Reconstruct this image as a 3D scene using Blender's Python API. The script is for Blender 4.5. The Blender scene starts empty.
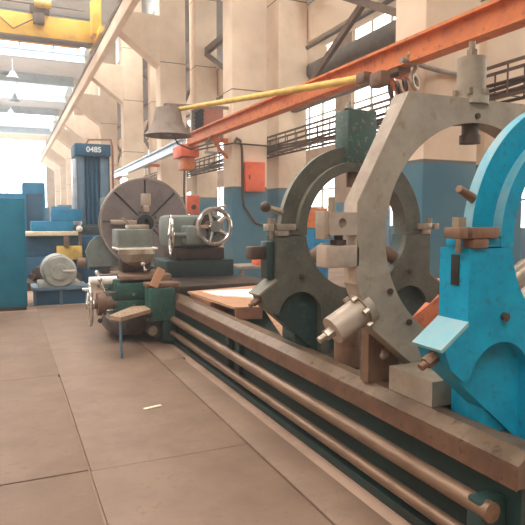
import bpy, bmesh, math, random
from mathutils import Vector, Matrix
random.seed(7)
PI = math.pi
scene = bpy.context.scene
COL = scene.collection

# ------------------------------------------------------------------ materials
def lin(c):
    r = []
    for v in c:
        v /= 255.0
        r.append(v / 12.92 if v <= 0.04045 else ((v + 0.055) / 1.055) ** 2.4)
    return (r[0], r[1], r[2], 1.0)

def mat(name, c1, c2=None, rough=0.6, metal=0.0, scale=6.0, lo=0.45, hi=0.7, bump=0.0, c3=None, fine=40.0, stretch=None):
    m = bpy.data.materials.new(name); m.use_nodes = True
    nt = m.node_tree; N = nt.nodes; L = nt.links
    b = N['Principled BSDF']
    b.inputs['Roughness'].default_value = rough
    b.inputs['Metallic'].default_value = metal
    tc = N.new('ShaderNodeTexCoord'); src = tc.outputs['Object']
    if stretch:
        mp = N.new('ShaderNodeMapping'); mp.inputs['Scale'].default_value = stretch
        L.new(src, mp.inputs['Vector']); src = mp.outputs['Vector']
    c1 = lin(c1)
    if c2 is None:
        c2 = tuple(x * 0.7 for x in c1[:3]) + (1,)
    else:
        c2 = lin(c2)
    n = N.new('ShaderNodeTexNoise'); n.inputs['Scale'].default_value = scale
    n.inputs['Detail'].default_value = 8; n.inputs['Roughness'].default_value = 0.65
    L.new(src, n.inputs['Vector'])
    r = N.new('ShaderNodeValToRGB')
    r.color_ramp.elements[0].position = lo; r.color_ramp.elements[0].color = c1
    r.color_ramp.elements[1].position = hi; r.color_ramp.elements[1].color = c2
    L.new(n.outputs['Fac'], r.inputs['Fac'])
    out = r.outputs['Color']
    if c3 is not None:
        n2 = N.new('ShaderNodeTexNoise'); n2.inputs['Scale'].default_value = fine; n2.inputs['Detail'].default_value = 4
        L.new(src, n2.inputs['Vector'])
        r2 = N.new('ShaderNodeValToRGB')
        r2.color_ramp.elements[0].position = 0.58; r2.color_ramp.elements[0].color = (0, 0, 0, 1)
        r2.color_ramp.elements[1].position = 0.72; r2.color_ramp.elements[1].color = (1, 1, 1, 1)
        L.new(n2.outputs['Fac'], r2.inputs['Fac'])
        mx = N.new('ShaderNodeMixRGB'); mx.inputs['Color2'].default_value = lin(c3)
        L.new(r2.outputs['Color'], mx.inputs['Fac']); L.new(out, mx.inputs['Color1'])
        out = mx.outputs['Color']
    L.new(out, b.inputs['Base Color'])
    if bump:
        bp = N.new('ShaderNodeBump'); bp.inputs['Strength'].default_value = bump; bp.inputs['Distance'].default_value = 0.01
        n3 = N.new('ShaderNodeTexNoise'); n3.inputs['Scale'].default_value = fine; n3.inputs['Detail'].default_value = 6
        L.new(src, n3.inputs['Vector']); L.new(n3.outputs['Fac'], bp.inputs['Height'])
        L.new(bp.outputs['Normal'], b.inputs['Normal'])
    return m

def painted(name, low, high, z, low2=None, high2=None, rough=0.8, joints=False):
    """wall paint: one colour up to a painted line at height z, another above it"""
    m = mat(name, high, high2, rough=rough, scale=1.2, lo=0.4, hi=0.75, bump=0.15, fine=14)
    nt = m.node_tree; N = nt.nodes; L = nt.links
    b = N['Principled BSDF']
    old = b.inputs['Base Color'].links[0].from_socket
    n = N.new('ShaderNodeTexNoise'); n.inputs['Scale'].default_value = 1.7; n.inputs['Detail'].default_value = 7
    tc = N.new('ShaderNodeTexCoord'); L.new(tc.outputs['Object'], n.inputs['Vector'])
    r = N.new('ShaderNodeValToRGB')
    r.color_ramp.elements[0].position = 0.4; r.color_ramp.elements[0].color = lin(low)
    r.color_ramp.elements[1].position = 0.7; r.color_ramp.elements[1].color = lin(low2 or low)
    L.new(n.outputs['Fac'], r.inputs['Fac'])
    g = N.new('ShaderNodeNewGeometry'); s = N.new('ShaderNodeSeparateXYZ'); L.new(g.outputs['Position'], s.inputs['Vector'])
    c = N.new('ShaderNodeMath'); c.operation = 'GREATER_THAN'; c.inputs[1].default_value = z
    L.new(s.outputs['Z'], c.inputs[0])
    mx = N.new('ShaderNodeMixRGB'); L.new(c.outputs[0], mx.inputs['Fac'])
    L.new(r.outputs['Color'], mx.inputs['Color1']); L.new(old, mx.inputs['Color2'])
    if joints:
        dv = N.new('ShaderNodeMath'); dv.operation = 'DIVIDE'; dv.inputs[1].default_value = 2.35; L.new(s.outputs['Z'], dv.inputs[0])
        fr = N.new('ShaderNodeMath'); fr.operation = 'FRACT'; L.new(dv.outputs[0], fr.inputs[0])
        lt = N.new('ShaderNodeMath'); lt.operation = 'LESS_THAN'; lt.inputs[1].default_value = 0.012; L.new(fr.outputs[0], lt.inputs[0])
        jm = N.new('ShaderNodeMixRGB'); jm.inputs['Color2'].default_value = lin((120, 100, 84)); L.new(lt.outputs[0], jm.inputs['Fac'])
        L.new(mx.outputs['Color'], jm.inputs['Color1']); mx = jm
    L.new(mx.outputs['Color'], b.inputs['Base Color'])
    return m

def glow(name, col, strength):
    m = bpy.data.materials.new(name); m.use_nodes = True
    nt = m.node_tree; nt.nodes.clear()
    o = nt.nodes.new('ShaderNodeOutputMaterial'); e = nt.nodes.new('ShaderNodeEmission')
    e.inputs['Color'].default_value = tuple(col) + (1,); e.inputs['Strength'].default_value = strength
    nt.links.new(e.outputs[0], o.inputs['Surface'])
    return m

M = {}
M['slab'] = mat('concrete_floor', (172, 140, 118), (136, 108, 88), rough=0.75, scale=1.3, bump=0.2, fine=20)
M['plate'] = mat('floor_plate_brown', (132, 106, 86), (113, 89, 71), rough=0.6, scale=2.2, lo=0.38, hi=0.68, bump=0.12, fine=25, c3=(118, 90, 71))
M['cream'] = painted('column_paint', (70, 118, 138), (238, 216, 190), 2.39, (92, 128, 140), (214, 192, 166), joints=True)
M['creamwall'] = painted('wall_paint', (84, 132, 158), (190, 160, 128), 2.39, (104, 140, 158), (150, 122, 96))
M['concrete'] = mat('pale_concrete', (240, 220, 196), (220, 196, 168), rough=0.85, scale=1.0, bump=0.15, fine=12)
M['roofdeck'] = mat('roof_sheet_blue_white', (234, 240, 244), (214, 226, 232), rough=0.7, scale=0.6)
M['truss'] = mat('roof_steel_grey', (176, 196, 208), (148, 168, 180), rough=0.6, scale=2)
M['brownsteel'] = mat('brown_steel', (104, 82, 66), (74, 58, 48), rough=0.6, scale=4)
M['yellow'] = mat('crane_yellow', (238, 190, 70), (206, 158, 58), rough=0.5, scale=2)
M['yellowpole'] = mat('pole_yellow', (226, 186, 92), (188, 150, 76), rough=0.6, scale=4)
M['orange'] = mat('orange_paint', (214, 120, 56), (182, 96, 46), rough=0.55, scale=3, c3=(150, 78, 48), fine=12)
M['orangebox'] = mat('orange_box_paint', (234, 110, 72), (214, 92, 60), rough=0.5, scale=5)
M['silver'] = mat('bright_steel', (206, 216, 226), (164, 178, 196), rough=0.35, metal=0.6, scale=5)
M['green'] = mat('machine_green', (38, 62, 58), (30, 44, 42), rough=0.45, scale=5, lo=0.4, hi=0.66, c3=(70, 78, 68), fine=28, bump=0.1)
M['greengrey'] = mat('worn_green_grey', (90, 86, 74), (66, 66, 56), rough=0.5, scale=6, lo=0.38, hi=0.66, c3=(98, 94, 82), fine=34, bump=0.12)
M['greenbright'] = mat('chipped_green', (52, 84, 76), (60, 74, 66), rough=0.5, scale=7, lo=0.4, hi=0.62, c3=(120, 122, 108), fine=30)
M['greenedge'] = mat('highlit_green_edge', (128, 122, 106), (96, 94, 82), rough=0.5, scale=7)  # edge highlight and lit foot tops put into a paler green
M['apron'] = mat('apron_green', (34, 84, 72), (28, 62, 56), rough=0.45, scale=6, c3=(90, 96, 84), fine=25)
M['bedpaint'] = mat('bed_dark_green', (30, 58, 54), (34, 44, 40), rough=0.5, scale=3, lo=0.4, hi=0.66, c3=(58, 54, 46), fine=16)
M['way'] = mat('way_brown_steel', (124, 101, 80), (94, 74, 58), rough=0.4, metal=0.35, scale=5, c3=(84, 62, 50), fine=18, bump=0.06)
M['wayside'] = mat('way_side_brown', (112, 80, 60), (84, 60, 46), rough=0.5, metal=0.2, scale=5, c3=(60, 46, 38), fine=18)
M['rod'] = mat('oily_rod', (134, 106, 84), (106, 82, 64), rough=0.38, metal=0.45, scale=6, stretch=(3, 0.6, 3))
M['cast'] = mat('grey_cast_iron', (166, 152, 134), (138, 124, 108), rough=0.5, metal=0.15, scale=4, lo=0.38, hi=0.68, c3=(142, 122, 98), fine=14, bump=0.12)
M['castedge'] = mat('pale_cast_iron', (176, 158, 140), (150, 132, 114), rough=0.45, metal=0.15, scale=5, bump=0.08)
M['steel'] = mat('machined_steel', (168, 154, 136), (136, 120, 104), rough=0.35, metal=0.6, scale=9)
M['darksteel'] = mat('dark_oiled_steel', (84, 68, 58), (60, 48, 42), rough=0.45, metal=0.4, scale=8, bump=0.1)
M['rust'] = mat('rusty_brown_steel', (126, 96, 74), (98, 72, 56), rough=0.55, metal=0.25, scale=9, bump=0.1)
M['chrome'] = mat('polished_steel', (214, 208, 200), (190, 182, 172), rough=0.18, metal=0.9, scale=5)
M['plateface'] = mat('faceplate_iron', (124, 112, 110), (104, 94, 92), rough=0.5, metal=0.3, scale=3, c3=(132, 122, 116), fine=16)
M['black'] = mat('black_void', (30, 27, 26), (22, 20, 20), rough=0.7)
M['blue'] = mat('fresh_blue_paint', (0, 150, 184), (2, 126, 160), rough=0.42, scale=6, lo=0.35, hi=0.7, c3=(40, 116, 140), fine=34, bump=0.12)
M['bluepale'] = mat('rubbed_highlit_blue', (96, 166, 182), (140, 162, 164), rough=0.5, scale=8, lo=0.4, hi=0.65, c3=(70, 158, 184), fine=30)  # rubbed paint and edge highlight mixed into one pale blue
M['bluetop'] = mat('pale_lit_blue', (120, 168, 176), (146, 166, 166), rough=0.5, scale=8)  # brightness of the foot top put into a paler blue
M['machblue'] = mat('machine_blue', (44, 92, 122), (36, 76, 102), rough=0.5, scale=3)
M['machblue2'] = mat('machine_blue_bright', (40, 128, 170), (34, 104, 146), rough=0.5, scale=3)
M['teal'] = mat('cabinet_teal', (24, 116, 142), (24, 98, 124), rough=0.5, scale=3)
M['bluegrey'] = mat('blue_grey_paint', (96, 124, 142), (74, 100, 118), rough=0.55, scale=4)
M['motor'] = mat('grey_motor_paint', (170, 172, 162), (140, 140, 130), rough=0.5, scale=6)
M['guard'] = mat('grey_green_sheet', (120, 126, 118), (98, 104, 98), rough=0.5, scale=5)
M['card'] = mat('brown_board', (186, 140, 106), (160, 114, 84), rough=0.8, scale=3, stretch=(1, 6, 1))
M['cardside'] = mat('board_edge', (140, 96, 70), (118, 80, 58), rough=0.8, scale=5)
M['paper'] = mat('white_paper', (246, 238, 224), (230, 220, 204), rough=0.8, scale=4)
M['wood'] = mat('worn_wood', (160, 132, 104), (120, 94, 72), rough=0.7, scale=5, stretch=(8, 1, 8))
M['creamtop'] = mat('cream_table', (236, 220, 186), (214, 196, 162), rough=0.6, scale=4)
M['lampshade'] = mat('dusty_lamp_shade', (136, 118, 104), (104, 90, 80), rough=0.6, scale=5)
M['wire'] = mat('rusty_wire', (98, 76, 62), (76, 60, 50), rough=0.6, metal=0.3, scale=8)
M['grey'] = mat('grey_paint', (150, 140, 128), (122, 112, 102), rough=0.6, scale=4)
M['duct'] = mat('dusty_grey_duct', (112, 106, 98), (84, 80, 76), rough=0.6, scale=4)
M['pinkbox'] = mat('faded_red_cabinet', (178, 112, 92), (150, 90, 74), rough=0.6, scale=4)
M['rustcast'] = mat('orange_rust', (198, 112, 72), (150, 78, 50), rough=0.7, scale=9, bump=0.2)
M['white'] = mat('white_paint', (236, 232, 224), (220, 214, 204), rough=0.5)
M['letters'] = mat('white_lettering', (240, 240, 236), (226, 226, 222), rough=0.5)
for k in ('blue', 'teal', 'machblue', 'machblue2'): M[k].node_tree.nodes['Principled BSDF'].inputs['Specular IOR Level'].default_value = 0.2
M['sky_left'] = glow('skylight_panel_glow', (1.0, 0.97, 0.93), 5.6)
M['sky_right'] = glow('window_daylight', (1.0, 0.95, 0.86), 3.2)
M['sky_end'] = glow('end_window_daylight', (0.82, 0.94, 1.0), 6.0)
M['lamp_on'] = glow('lit_lamp', (0.92, 0.97, 1.0), 9.0)

# ------------------------------------------------------------------ mesh builder
class MB:
    def __init__(self): self.bm = bmesh.new()
    def box(self, x0, x1, y0, y1, z0, z1, bev=0.0, rot=None, piv=None):
        r = bmesh.ops.create_cube(self.bm, size=1.0)
        vs = r['verts']
        for v in vs:
            v.co = Vector(((x0 + x1) / 2 + v.co.x * (x1 - x0), (y0 + y1) / 2 + v.co.y * (y1 - y0), (z0 + z1) / 2 + v.co.z * (z1 - z0)))
        if rot:
            p = Vector(piv) if piv else Vector(((x0 + x1) / 2, (y0 + y1) / 2, (z0 + z1) / 2))
            for v in vs: v.co = p + rot @ (v.co - p)
        if bev:
            es = list({e for v in vs for e in v.link_edges})
            bmesh.ops.bevel(self.bm, geom=es, offset=bev, segments=2, affect='EDGES', profile=0.5)
        return self
    def bar(self, p0, p1, w, h, up=(0, 0, 1)):
        """rectangular bar between two points, w sideways and h along up"""
        p0, p1 = Vector(p0), Vector(p1); d = (p1 - p0).normalized()
        s = d.cross(Vector(up)).normalized(); u = s.cross(d).normalized()
        q = []
        for p in (p0, p1):
            for a, b in ((-1, -1), (1, -1), (1, 1), (-1, 1)):
                q.append(self.bm.verts.new(p + s * (a * w / 2) + u * (b * h / 2)))
        for f in ((0, 1, 2, 3), (7, 6, 5, 4), (0, 4, 5, 1), (1, 5, 6, 2), (2, 6, 7, 3), (3, 7, 4, 0)):
            self.bm.faces.new([q[i] for i in f])
        return self
    def tube(self, pts, r, seg=10, r1=None):
        pts = [Vector(p) for p in pts]; n = len(pts)
        rings = []; ref = None
        for i, p in enumerate(pts):
            if i == 0: d = pts[1] - pts[0]
            elif i == n - 1: d = pts[-1] - pts[-2]
            else: d = (pts[i + 1] - p).normalized() + (p - pts[i - 1]).normalized()
            d.normalize()
            if ref is None:
                ref = d.orthogonal().normalized()
            else:
                ref = (ref - d * ref.dot(d)).normalized()
            b = d.cross(ref)
            rr = r if r1 is None else r + (r1 - r) * i / (n - 1)
            rings.append([self.bm.verts.new(p + (ref * math.cos(2 * PI * k / seg) + b * math.sin(2 * PI * k / seg)) * rr) for k in range(seg)])
        for a, c in zip(rings, rings[1:]):
            for k in range(seg):
                self.bm.faces.new((a[k], a[(k + 1) % seg], c[(k + 1) % seg], c[k]))
        self.bm.faces.new(list(reversed(rings[0]))); self.bm.faces.new(rings[-1])
        return self
    def cyl(self, p0, p1, r, seg=20, r1=None): return self.tube([p0, p1], r, seg, r1)
    def lathe(self, o, axis, prof, seg=28, closed=False, a0=0.0, a1=2 * PI, ref=None):
        """spin (radius, height) points about an axis through o"""
        o = Vector(o); ax = Vector(axis).normalized()
        e1 = Vector(ref).normalized() if ref else ax.orthogonal().normalized(); e2 = ax.cross(e1)
        full = abs(a1 - a0 - 2 * PI) < 1e-6
        n = seg if full else seg + 1
        rings = []
        for k in range(n):
            a = a0 + (a1 - a0) * k / seg
            dirv = e1 * math.cos(a) + e2 * math.sin(a)
            rings.append([self.bm.verts.new(o + dirv * max(r, 1e-4) + ax * h) for r, h in prof])
        m = len(prof)
        for k in range(seg):
            A, B = rings[k], rings[(k + 1) % n]
            for j in range(m if closed else m - 1):
                j2 = (j + 1) % m
                self.bm.faces.new((A[j], B[j], B[j2], A[j2]))
        if not full and closed:
            self.bm.faces.new(list(reversed(rings[0]))); self.bm.faces.new(rings[-1])
        return self
    def torus(self, o, axis, R, r, seg=36, s2=10):
        return self.lathe(o, axis, [(R + r * math.cos(2 * PI * k / s2), r * math.sin(2 * PI * k / s2)) for k in range(s2)], seg, closed=True)
    def sphere(self, c, r, seg=16, sx=1, sy=1, sz=1):
        b = bmesh.ops.create_uvsphere(self.bm, u_segments=seg, v_segments=seg // 2, radius=r)
        for v in b['verts']: v.co = Vector((c[0] + v.co.x * sx, c[1] + v.co.y * sy, c[2] + v.co.z * sz))
        return self
    def plate(self, outer, holes, y0, y1, plane='xz'):
        """polygon with holes, extruded from y0 to y1"""
        t = bmesh.new()
        def P(a, b):
            return Vector((a, y0, b)) if plane == 'xz' else Vector((y0, a, b)) if plane == 'yz' else Vector((a, b, y0))
        es = []
        for loop in [outer] + list(holes):
            vs = [t.verts.new(P(*p)) for p in loop]
            for i in range(len(vs)): es.append(t.edges.new((vs[i], vs[(i + 1) % len(vs)])))
        bmesh.ops.triangle_fill(t, edges=es, use_beauty=True, use_dissolve=False)
        r = bmesh.ops.extrude_face_region(t, geom=list(t.faces))
        off = P(0, 0); off = Vector((0, y1 - y0, 0)) if plane == 'xz' else Vector((y1 - y0, 0, 0)) if plane == 'yz' else Vector((0, 0, y1 - y0))
        bmesh.ops.translate(t, vec=off, verts=[v for v in r['geom'] if isinstance(v, bmesh.types.BMVert)])
        bmesh.ops.recalc_face_normals(t, faces=list(t.faces))
        me = bpy.data.meshes.new('tmp'); t.to_mesh(me); t.free()
        self.bm.from_mesh(me); bpy.data.meshes.remove(me)
        return self
    def nut(self, p0, p1, r): return self.tube([p0, p1], r, 6)
    def build(self, name, m, parent=None, smooth=32):
        bmesh.ops.recalc_face_normals(self.bm, faces=list(self.bm.faces))
        me = bpy.data.meshes.new(name); self.bm.to_mesh(me); self.bm.free()
        me.materials.append(M[m] if isinstance(m, str) else m)
        for p in me.polygons: p.use_smooth = True
        me.set_sharp_from_angle(angle=math.radians(smooth))
        o = bpy.data.objects.new(name, me); COL.objects.link(o)
        if parent is not None:
            o.parent = parent
            if parent.type == 'EMPTY': o.matrix_parent_inverse = Matrix.Translation(-Vector(parent.location))
        return o

def tag(o, label=None, cat=None, group=None, kind=None):
    if label: o['label'] = label
    if cat: o['category'] = cat
    if group: o['group'] = group
    if kind: o['kind'] = kind
    return o
def thing(name, label, cat, loc=(0, 0, 0), group=None, kind=None):
    o = bpy.data.objects.new(name, None); COL.objects.link(o); o.location = loc
    o.empty_display_size = 0.2
    return tag(o, label, cat, group, kind)
def one(name, mb, m, label, cat, group=None): return tag(mb.build(name, m), label, cat, group)
def struct(name, mb, m, parent=None):
    o = mb.build(name, m, parent)
    if parent is None: o['kind'] = 'structure'
    return o
def dup(root, dloc, label=None):
    r = root.copy(); COL.objects.link(r); r.location = Vector(root.location) + Vector(dloc)
    if label: r['label'] = label
    for ch in root.children:
        c = ch.copy(); COL.objects.link(c); c.parent = r; c.matrix_parent_inverse = ch.matrix_parent_inverse.copy()
        for g in ch.children:
            d = g.copy(); COL.objects.link(d); d.parent = c
    return r
def circ(cx, cz, r, n=48, a0=0.0): return [(cx + r * math.cos(a0 + 2 * PI * k / n), cz + r * math.sin(a0 + 2 * PI * k / n)) for k in range(n)]

# ------------------------------------------------------------------ the hall
YB, YE = -12.0, 78.0
XL, XR = -19.0, 14.5
struct('floor', MB().box(XL, XR, YB, YE, -0.3, 0.0), 'slab')
struct('wall_left', MB().box(XL - 0.3, XL, YB, YE, 0, 13), 'creamwall')
struct('wall_back', MB().box(XL, XR, YB - 0.3, YB, 0, 13), 'creamwall')
struct('wall_right', MB().plate([(YB, 0), (YE, 0), (YE, 13), (YB, 13)],
       [[(y, z0), (y + 5.6, z0), (y + 5.6, z1), (y, z1)] for y in range(-4, 72, 7) for z0, z1 in ((1.3, 4.0), (5.2, 10.2))], XR, XR + 0.3, 'yz'), 'creamwall')
struct('wall_end', MB().plate([(XL, 0), (XR, 0), (XR, 13), (XL, 13)], [[(-14, 1.2), (4.6, 1.2), (4.6, 11.5), (-14, 11.5)]], YE, YE + 0.3), 'creamwall')
wn = 0
def window(p, m, frame, fm='truss'):
    global wn; wn += 1
    o = struct('window_%d' % wn, p, m)
    frame.build('window_frame', fm, o)
    return o
f = MB()
for x in range(-14, 6, 2): f.box(x - 0.05, x + 0.05, YE + 0.1, YE + 0.2, 1.2, 11.5)
for z in (1.2, 3.8, 6.4, 9.0, 11.5): f.box(-14, 4.6, YE + 0.08, YE + 0.18, z - 0.05, z + 0.05)
window(MB().box(-14, 4.6, YE + 0.2, YE + 0.22, 1.2, 11.5), 'sky_end', f)
for y in range(-4, 72, 7):
    for z0, z1 in ((1.3, 4.0), (5.2, 10.2)):
        f = MB()
        for k in range(5): f.box(XR + 0.1, XR + 0.18, y + k * 1.4 - 0.04, y + k * 1.4 + 0.04, z0, z1)
        for k in range(4): f.box(XR + 0.1, XR + 0.18, y, y + 5.6, z0 + (z1 - z0) * k / 3 - 0.03, z0 + (z1 - z0) * k / 3 + 0.03)
        window(MB().box(XR + 0.18, XR + 0.2, y, y + 5.6, z0, z1), 'sky_right', f, 'grey')

# roof of the crane aisle: bands of sheeting 7.6 m long and skylights 6.4 m long
ZR = 12.6
bands = [26.2 + 14 * k for k in range(-3, 4)]
c = MB()
for y in bands: c.box(XL, 6.3, max(y, YB), min(y + 7.6, YE), ZR, ZR + 0.25)
for y in bands: c.box(5.0, 6.3, y + 7.6, min(y + 14, YE), ZR, ZR + 0.25)
for y in bands: c.box(XL, -17, y + 7.6, min(y + 14, YE), ZR, ZR + 0.25)
c.box(-17, 5.0, YB, -8.4, ZR, ZR + 0.25)
c.box(6.2, 6.35, YB, YE, 10.8, ZR + 0.2)
struct('ceiling', c, 'roofdeck')
struct('ceiling', MB().box(6.36, XR, YB, YE, 10.8, 11.05), 'brownsteel')
for y in bands:
    y0, y1 = y + 7.6, min(y + 14, YE)
    if y0 >= YE or y0 < -9: continue
    f = MB()
    for k in range(12): f.box(-17 + 2 * k - 0.05, -17 + 2 * k + 0.05, y0, y1, ZR - 0.02, ZR + 0.1)
    f.box(-17, 5, (y0 + y1) / 2 - 0.1, (y0 + y1) / 2 + 0.1, ZR - 0.1, ZR + 0.1)
    window(MB().box(-17, 5, y0, y1, ZR + 0.1, ZR + 0.13), 'sky_left', f)
for y in bands:                                # lattice roof beams beside every skylight
    for yy in (y + 0.1, y + 7.4):
        if not YB < yy < YE: continue
        t = MB().box(XL, 5.0, yy - 0.12, yy + 0.12, ZR - 0.7, ZR - 0.55).box(XL, 5.0, yy - 0.12, yy + 0.12, ZR - 0.2, ZR)
        t.box(XL, 5.0, yy - 0.04, yy + 0.04, ZR - 0.55, ZR - 0.2)
        o = struct('roof_beam', t, 'truss')

# floor plates laid over the slab
def fplate(x0, x1, y0, y1, label):
    one('floor_plate', MB().box(x0, x1, y0, y1, 0.0, 0.022, 0.004), 'plate', label, 'floor plate', 'brown plates covering the floor')
fplate(-2.0, 0.41, 0.3, 3.62, 'brown floor plate nearest the camera, left of the long dark seam')
fplate(-2.0, 0.415, 3.635, 6.03, 'brown floor plate left of the long seam, middle one of its row')
fplate(-2.0, 0.43, 6.042, 10.5, 'brown floor plate left of the long seam reaching back to the teal cabinet')
fplate(0.425, 1.49, 0.3, 3.608, 'large brown floor plate nearest the camera, right of the long dark seam')
fplate(0.43, 1.495, 3.612, 10.9, 'long brown floor plate under the bench leg and handwheel of the lathe')
fplate(1.505, 1.77, 0.6, 6.2, 'narrow floor strip running beside the foot of the lathe bed')
fplate(1.51, 1.80, 6.215, 7.3, 'short floor strip at the far end beside the lathe bed, under the apron')
one('paper_scrap', MB().box(0.98, 1.14, 4.63, 4.665, 0.0225, 0.031, 0.003, Matrix.Rotation(0.25, 3, 'Z')), 'creamtop', 'small pale scrap lying on the brown floor plate', 'scrap')

# ------------------------------------------------------------------ columns, crane girders, crane
def column(y):
    r = thing('concrete_column', '', 'column', (5.46, y, 0), 'columns of the crane aisle', 'structure')
    MB().box(5.0, 5.93, y, y + 0.65, 0, ZR, 0.03).build('shaft', 'cream', r)
    b = MB().plate([(5.0, 6.95), (3.66, 7.97), (3.66, 8.62), (5.0, 8.62)], [], y, y + 0.65)
    b.build('corbel', 'concrete', r)
    return r
ords = ['first', 'second', 'third', 'fourth', 'fifth', 'sixth', 'seventh', 'eighth', 'ninth', 'tenth']
col0 = column(6.05)
col0['label'] = 'wide cream and blue column behind the octagonal grey steady rest'
names = ['cream and blue column carrying the orange switch box', 'cream column behind the hanging bell lamp with a bracket under the crane beam',
         'cream column with slanted bracket between bell lamp and tall blue machine', 'cream column rising directly behind the tall blue machine']
for k in range(1, 10):
    dup(col0, (0, 6.98 * k, 0), names[k - 1] if k <= 4 else 'far cream crane column, %s along the row from the camera' % ords[k])
def column2(y):
    r = thing('inner_column', '', 'column', (6.7, y, 0), 'columns of the right bay', 'structure')
    MB().box(6.3, 7.1, y, y + 0.8, 0, 10.8, 0.03).build('shaft', 'cream', r)
    MB().plate([(7.1, 5.0), (7.75, 5.7), (7.75, 6.1), (7.1, 6.1)], [], y + 0.1, y + 0.7).build('corbel', 'concrete', r)
    return r
ic = column2(6.3); ic['label'] = 'cream column at the upper right behind the blue steady rest'
nm = ['second row column seen between the green steady rest and the orange switch box', 'dusky second row column above the striped louvre cabinet', 'far second row column left of the louvre cabinet']
for k in range(1, 7): dup(ic, (0, 6.85 * k, 0), nm[k - 1] if k <= 3 else 'far second row column, %s from the camera' % ords[k])
t = thing('crane_girder', 'long cream crane beam on slanted column brackets along the aisle', 'crane girder', (3.55, 30, 7.85))
MB().box(3.44, 3.655, YB + 0.1, YE - 0.1, 7.85, 8.46, 0.02).build('beam', 'concrete', t)
MB().box(3.46, 3.58, YB + 0.1, YE - 0.1, 8.461, 8.56).build('crane_rail', 'brownsteel', t)
MB().box(3.40, 3.439, YB + 0.1, YE - 0.1, 8.34, 8.47).build('edge_angle', 'brownsteel', t)
t = thing('crane_girder', 'cream crane beam high in the right bay behind the second row columns', 'crane girder', (7.4, 30, 6.1))
MB().box(7.15, 7.7, YB + 0.1, 50, 6.1, 7.05, 0.03).build('beam', 'concrete', t)
MB().box(7.3, 7.42, YB + 0.1, 50, 7.05, 7.17).build('crane_rail', 'brownsteel', t)
MB().cyl((7.1, 6, 5.95), (7.1, 40, 5.95), 0.05).build('conduit', 'duct', t)
# overhead travelling crane
t = thing('overhead_crane', 'yellow overhead travelling crane spanning the aisle under the skylights', 'crane', (-7, 26.70, 10.1))
g = MB().box(-18, 3.3, 26.35, 26.80, 9.3, 10.15, 0.02).build('girder', 'yellow', t)
MB().box(-18, 3.3, 26.28, 26.87, 9.24, 9.3).build('lower_flange', 'brownsteel', g)
MB().box(3.36, 3.66, 25.0, 28.0, 9.33, 9.6, 0.03).build('end_carriage', 'yellow', t)
MB().box(3.2, 3.56, 25.7, 26.3, 9.5, 10.85, 0.03).build('end_cabinet', 'yellow', t)
MB().box(-18, 3.0, 27.80, 28.10, 9.5, 10.1, 0.02).build('rear_girder', 'yellow', t)
h = MB().box(1.0, 1.7, 26.20, 28.20, 10.15, 10.45, 0.03).box(1.1, 1.5, 26.10, 26.34, 9.75, 10.14, 0.02).build('trolley', 'brownsteel', t)
MB().cyl((1.15, 26.15, 10.5), (1.75, 26.15, 10.5), 0.16).build('drum', 'yellowpole', h)
MB().tube([(-1.6, 26.30, 10.2), (-1.4, 26.30, 9.7), (-1.1, 26.30, 10.1), (-0.6, 26.30, 9.6), (-0.2, 26.30, 10.0), (0.4, 26.30, 9.5), (1.1, 26.20, 9.9)], 0.025).build('cable', 'brownsteel', t)
MB().tube([(-18, 26.30, 10.5), (-6, 26.30, 10.5), (3, 26.30, 10.5)], 0.03).cyl((-1.5, 26.30, 10.1), (-1.5, 26.30, 10.5), 0.03).cyl((-8, 26.30, 10.1), (-8, 26.30, 10.5), 0.03).build('handrail', 'brownsteel', t)
for ch in t.children: ch.location += Vector((0, -2.35, -0.75))
# hanging roof lamps
for i, (x, y, l) in enumerate([(0.55, 40.2, 'small hanging roof lamp nearest the yellow crane'), (0.75, 47.6, 'small hanging roof lamp in the middle of the far roof'), (0.5, 54.2, 'small hanging roof lamp furthest along the roof')]):
    t = thing('roof_lamp', l, 'lamp', (x, y, 10.6), 'lamps hanging from the roof')
    MB().cyl((x, y, 10.95), (x, y, ZR - 0.9), 0.03, 8).build('rod', 'truss', t)
    MB().lathe((x, y, 10.5), (0, 0, 1), [(0.0, 0.45), (0.14, 0.45), (0.2, 0.3), (0.42, 0.0), (0.38, 0.0), (0.16, 0.28), (0.0, 0.3)], 16).build('lamp_shade', 'truss', t)

# orange runway beam along the columns
def ibeam(p0, p1, h, w, tw=0.03, tf=0.035):
    p0, p1 = Vector(p0), Vector(p1); z = Vector((0, 0, h / 2 - tf / 2)); b = MB()
    b.bar(p0, p1, tw, h - 2 * tf); b.bar(p0 + z, p1 + z, w, tf); b.bar(p0 - z, p1 - z, w, tf); return b
t = thing('runway_beam', 'long orange steel runway beam slanting across in front of the columns', 'beam', (4.6, 8, 3.5))
ibeam((4.6, 1.5, 3.60), (4.55, 15.2, 3.74), 0.30, 0.2).build('i_beam', 'orange', t)
for y in (6.35, 13.35):
    MB().bar((4.6, y, 3.52), (5.0, y, 3.52), 0.1, 0.1).bar((4.62, y, 3.5), (5.0, y, 3.1), 0.06, 0.06).build('bracket', 'orange', t)
t = thing('conductor_beam', 'sunlit silver blue beam continuing the orange runway above the round faceplate', 'beam', (4.6, 22, 3.6))
ibeam((4.6, 15.9, 3.72), (4.72, 28.5, 3.66), 0.3, 0.2).build('i_beam', 'silver', t)  # sunlight on the far rail put into its pale colour
for y in (20.3, 27.3): MB().bar((4.64, y, 3.5), (5.0, y, 3.5), 0.1, 0.1).build('bracket', 'orange', t)
t = thing('beam_trolley', 'orange trolley box hanging at the far end of the orange beam', 'trolley', (4.55, 15.5, 3.3))
MB().box(4.3, 4.8, 15.0, 15.9, 3.28, 3.6, 0.02).build('carriage_box', 'orangebox', t)
MB().box(4.4, 4.7, 15.1, 15.7, 2.95, 3.28, 0.02).build('motor_box', 'orange', t)
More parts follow.
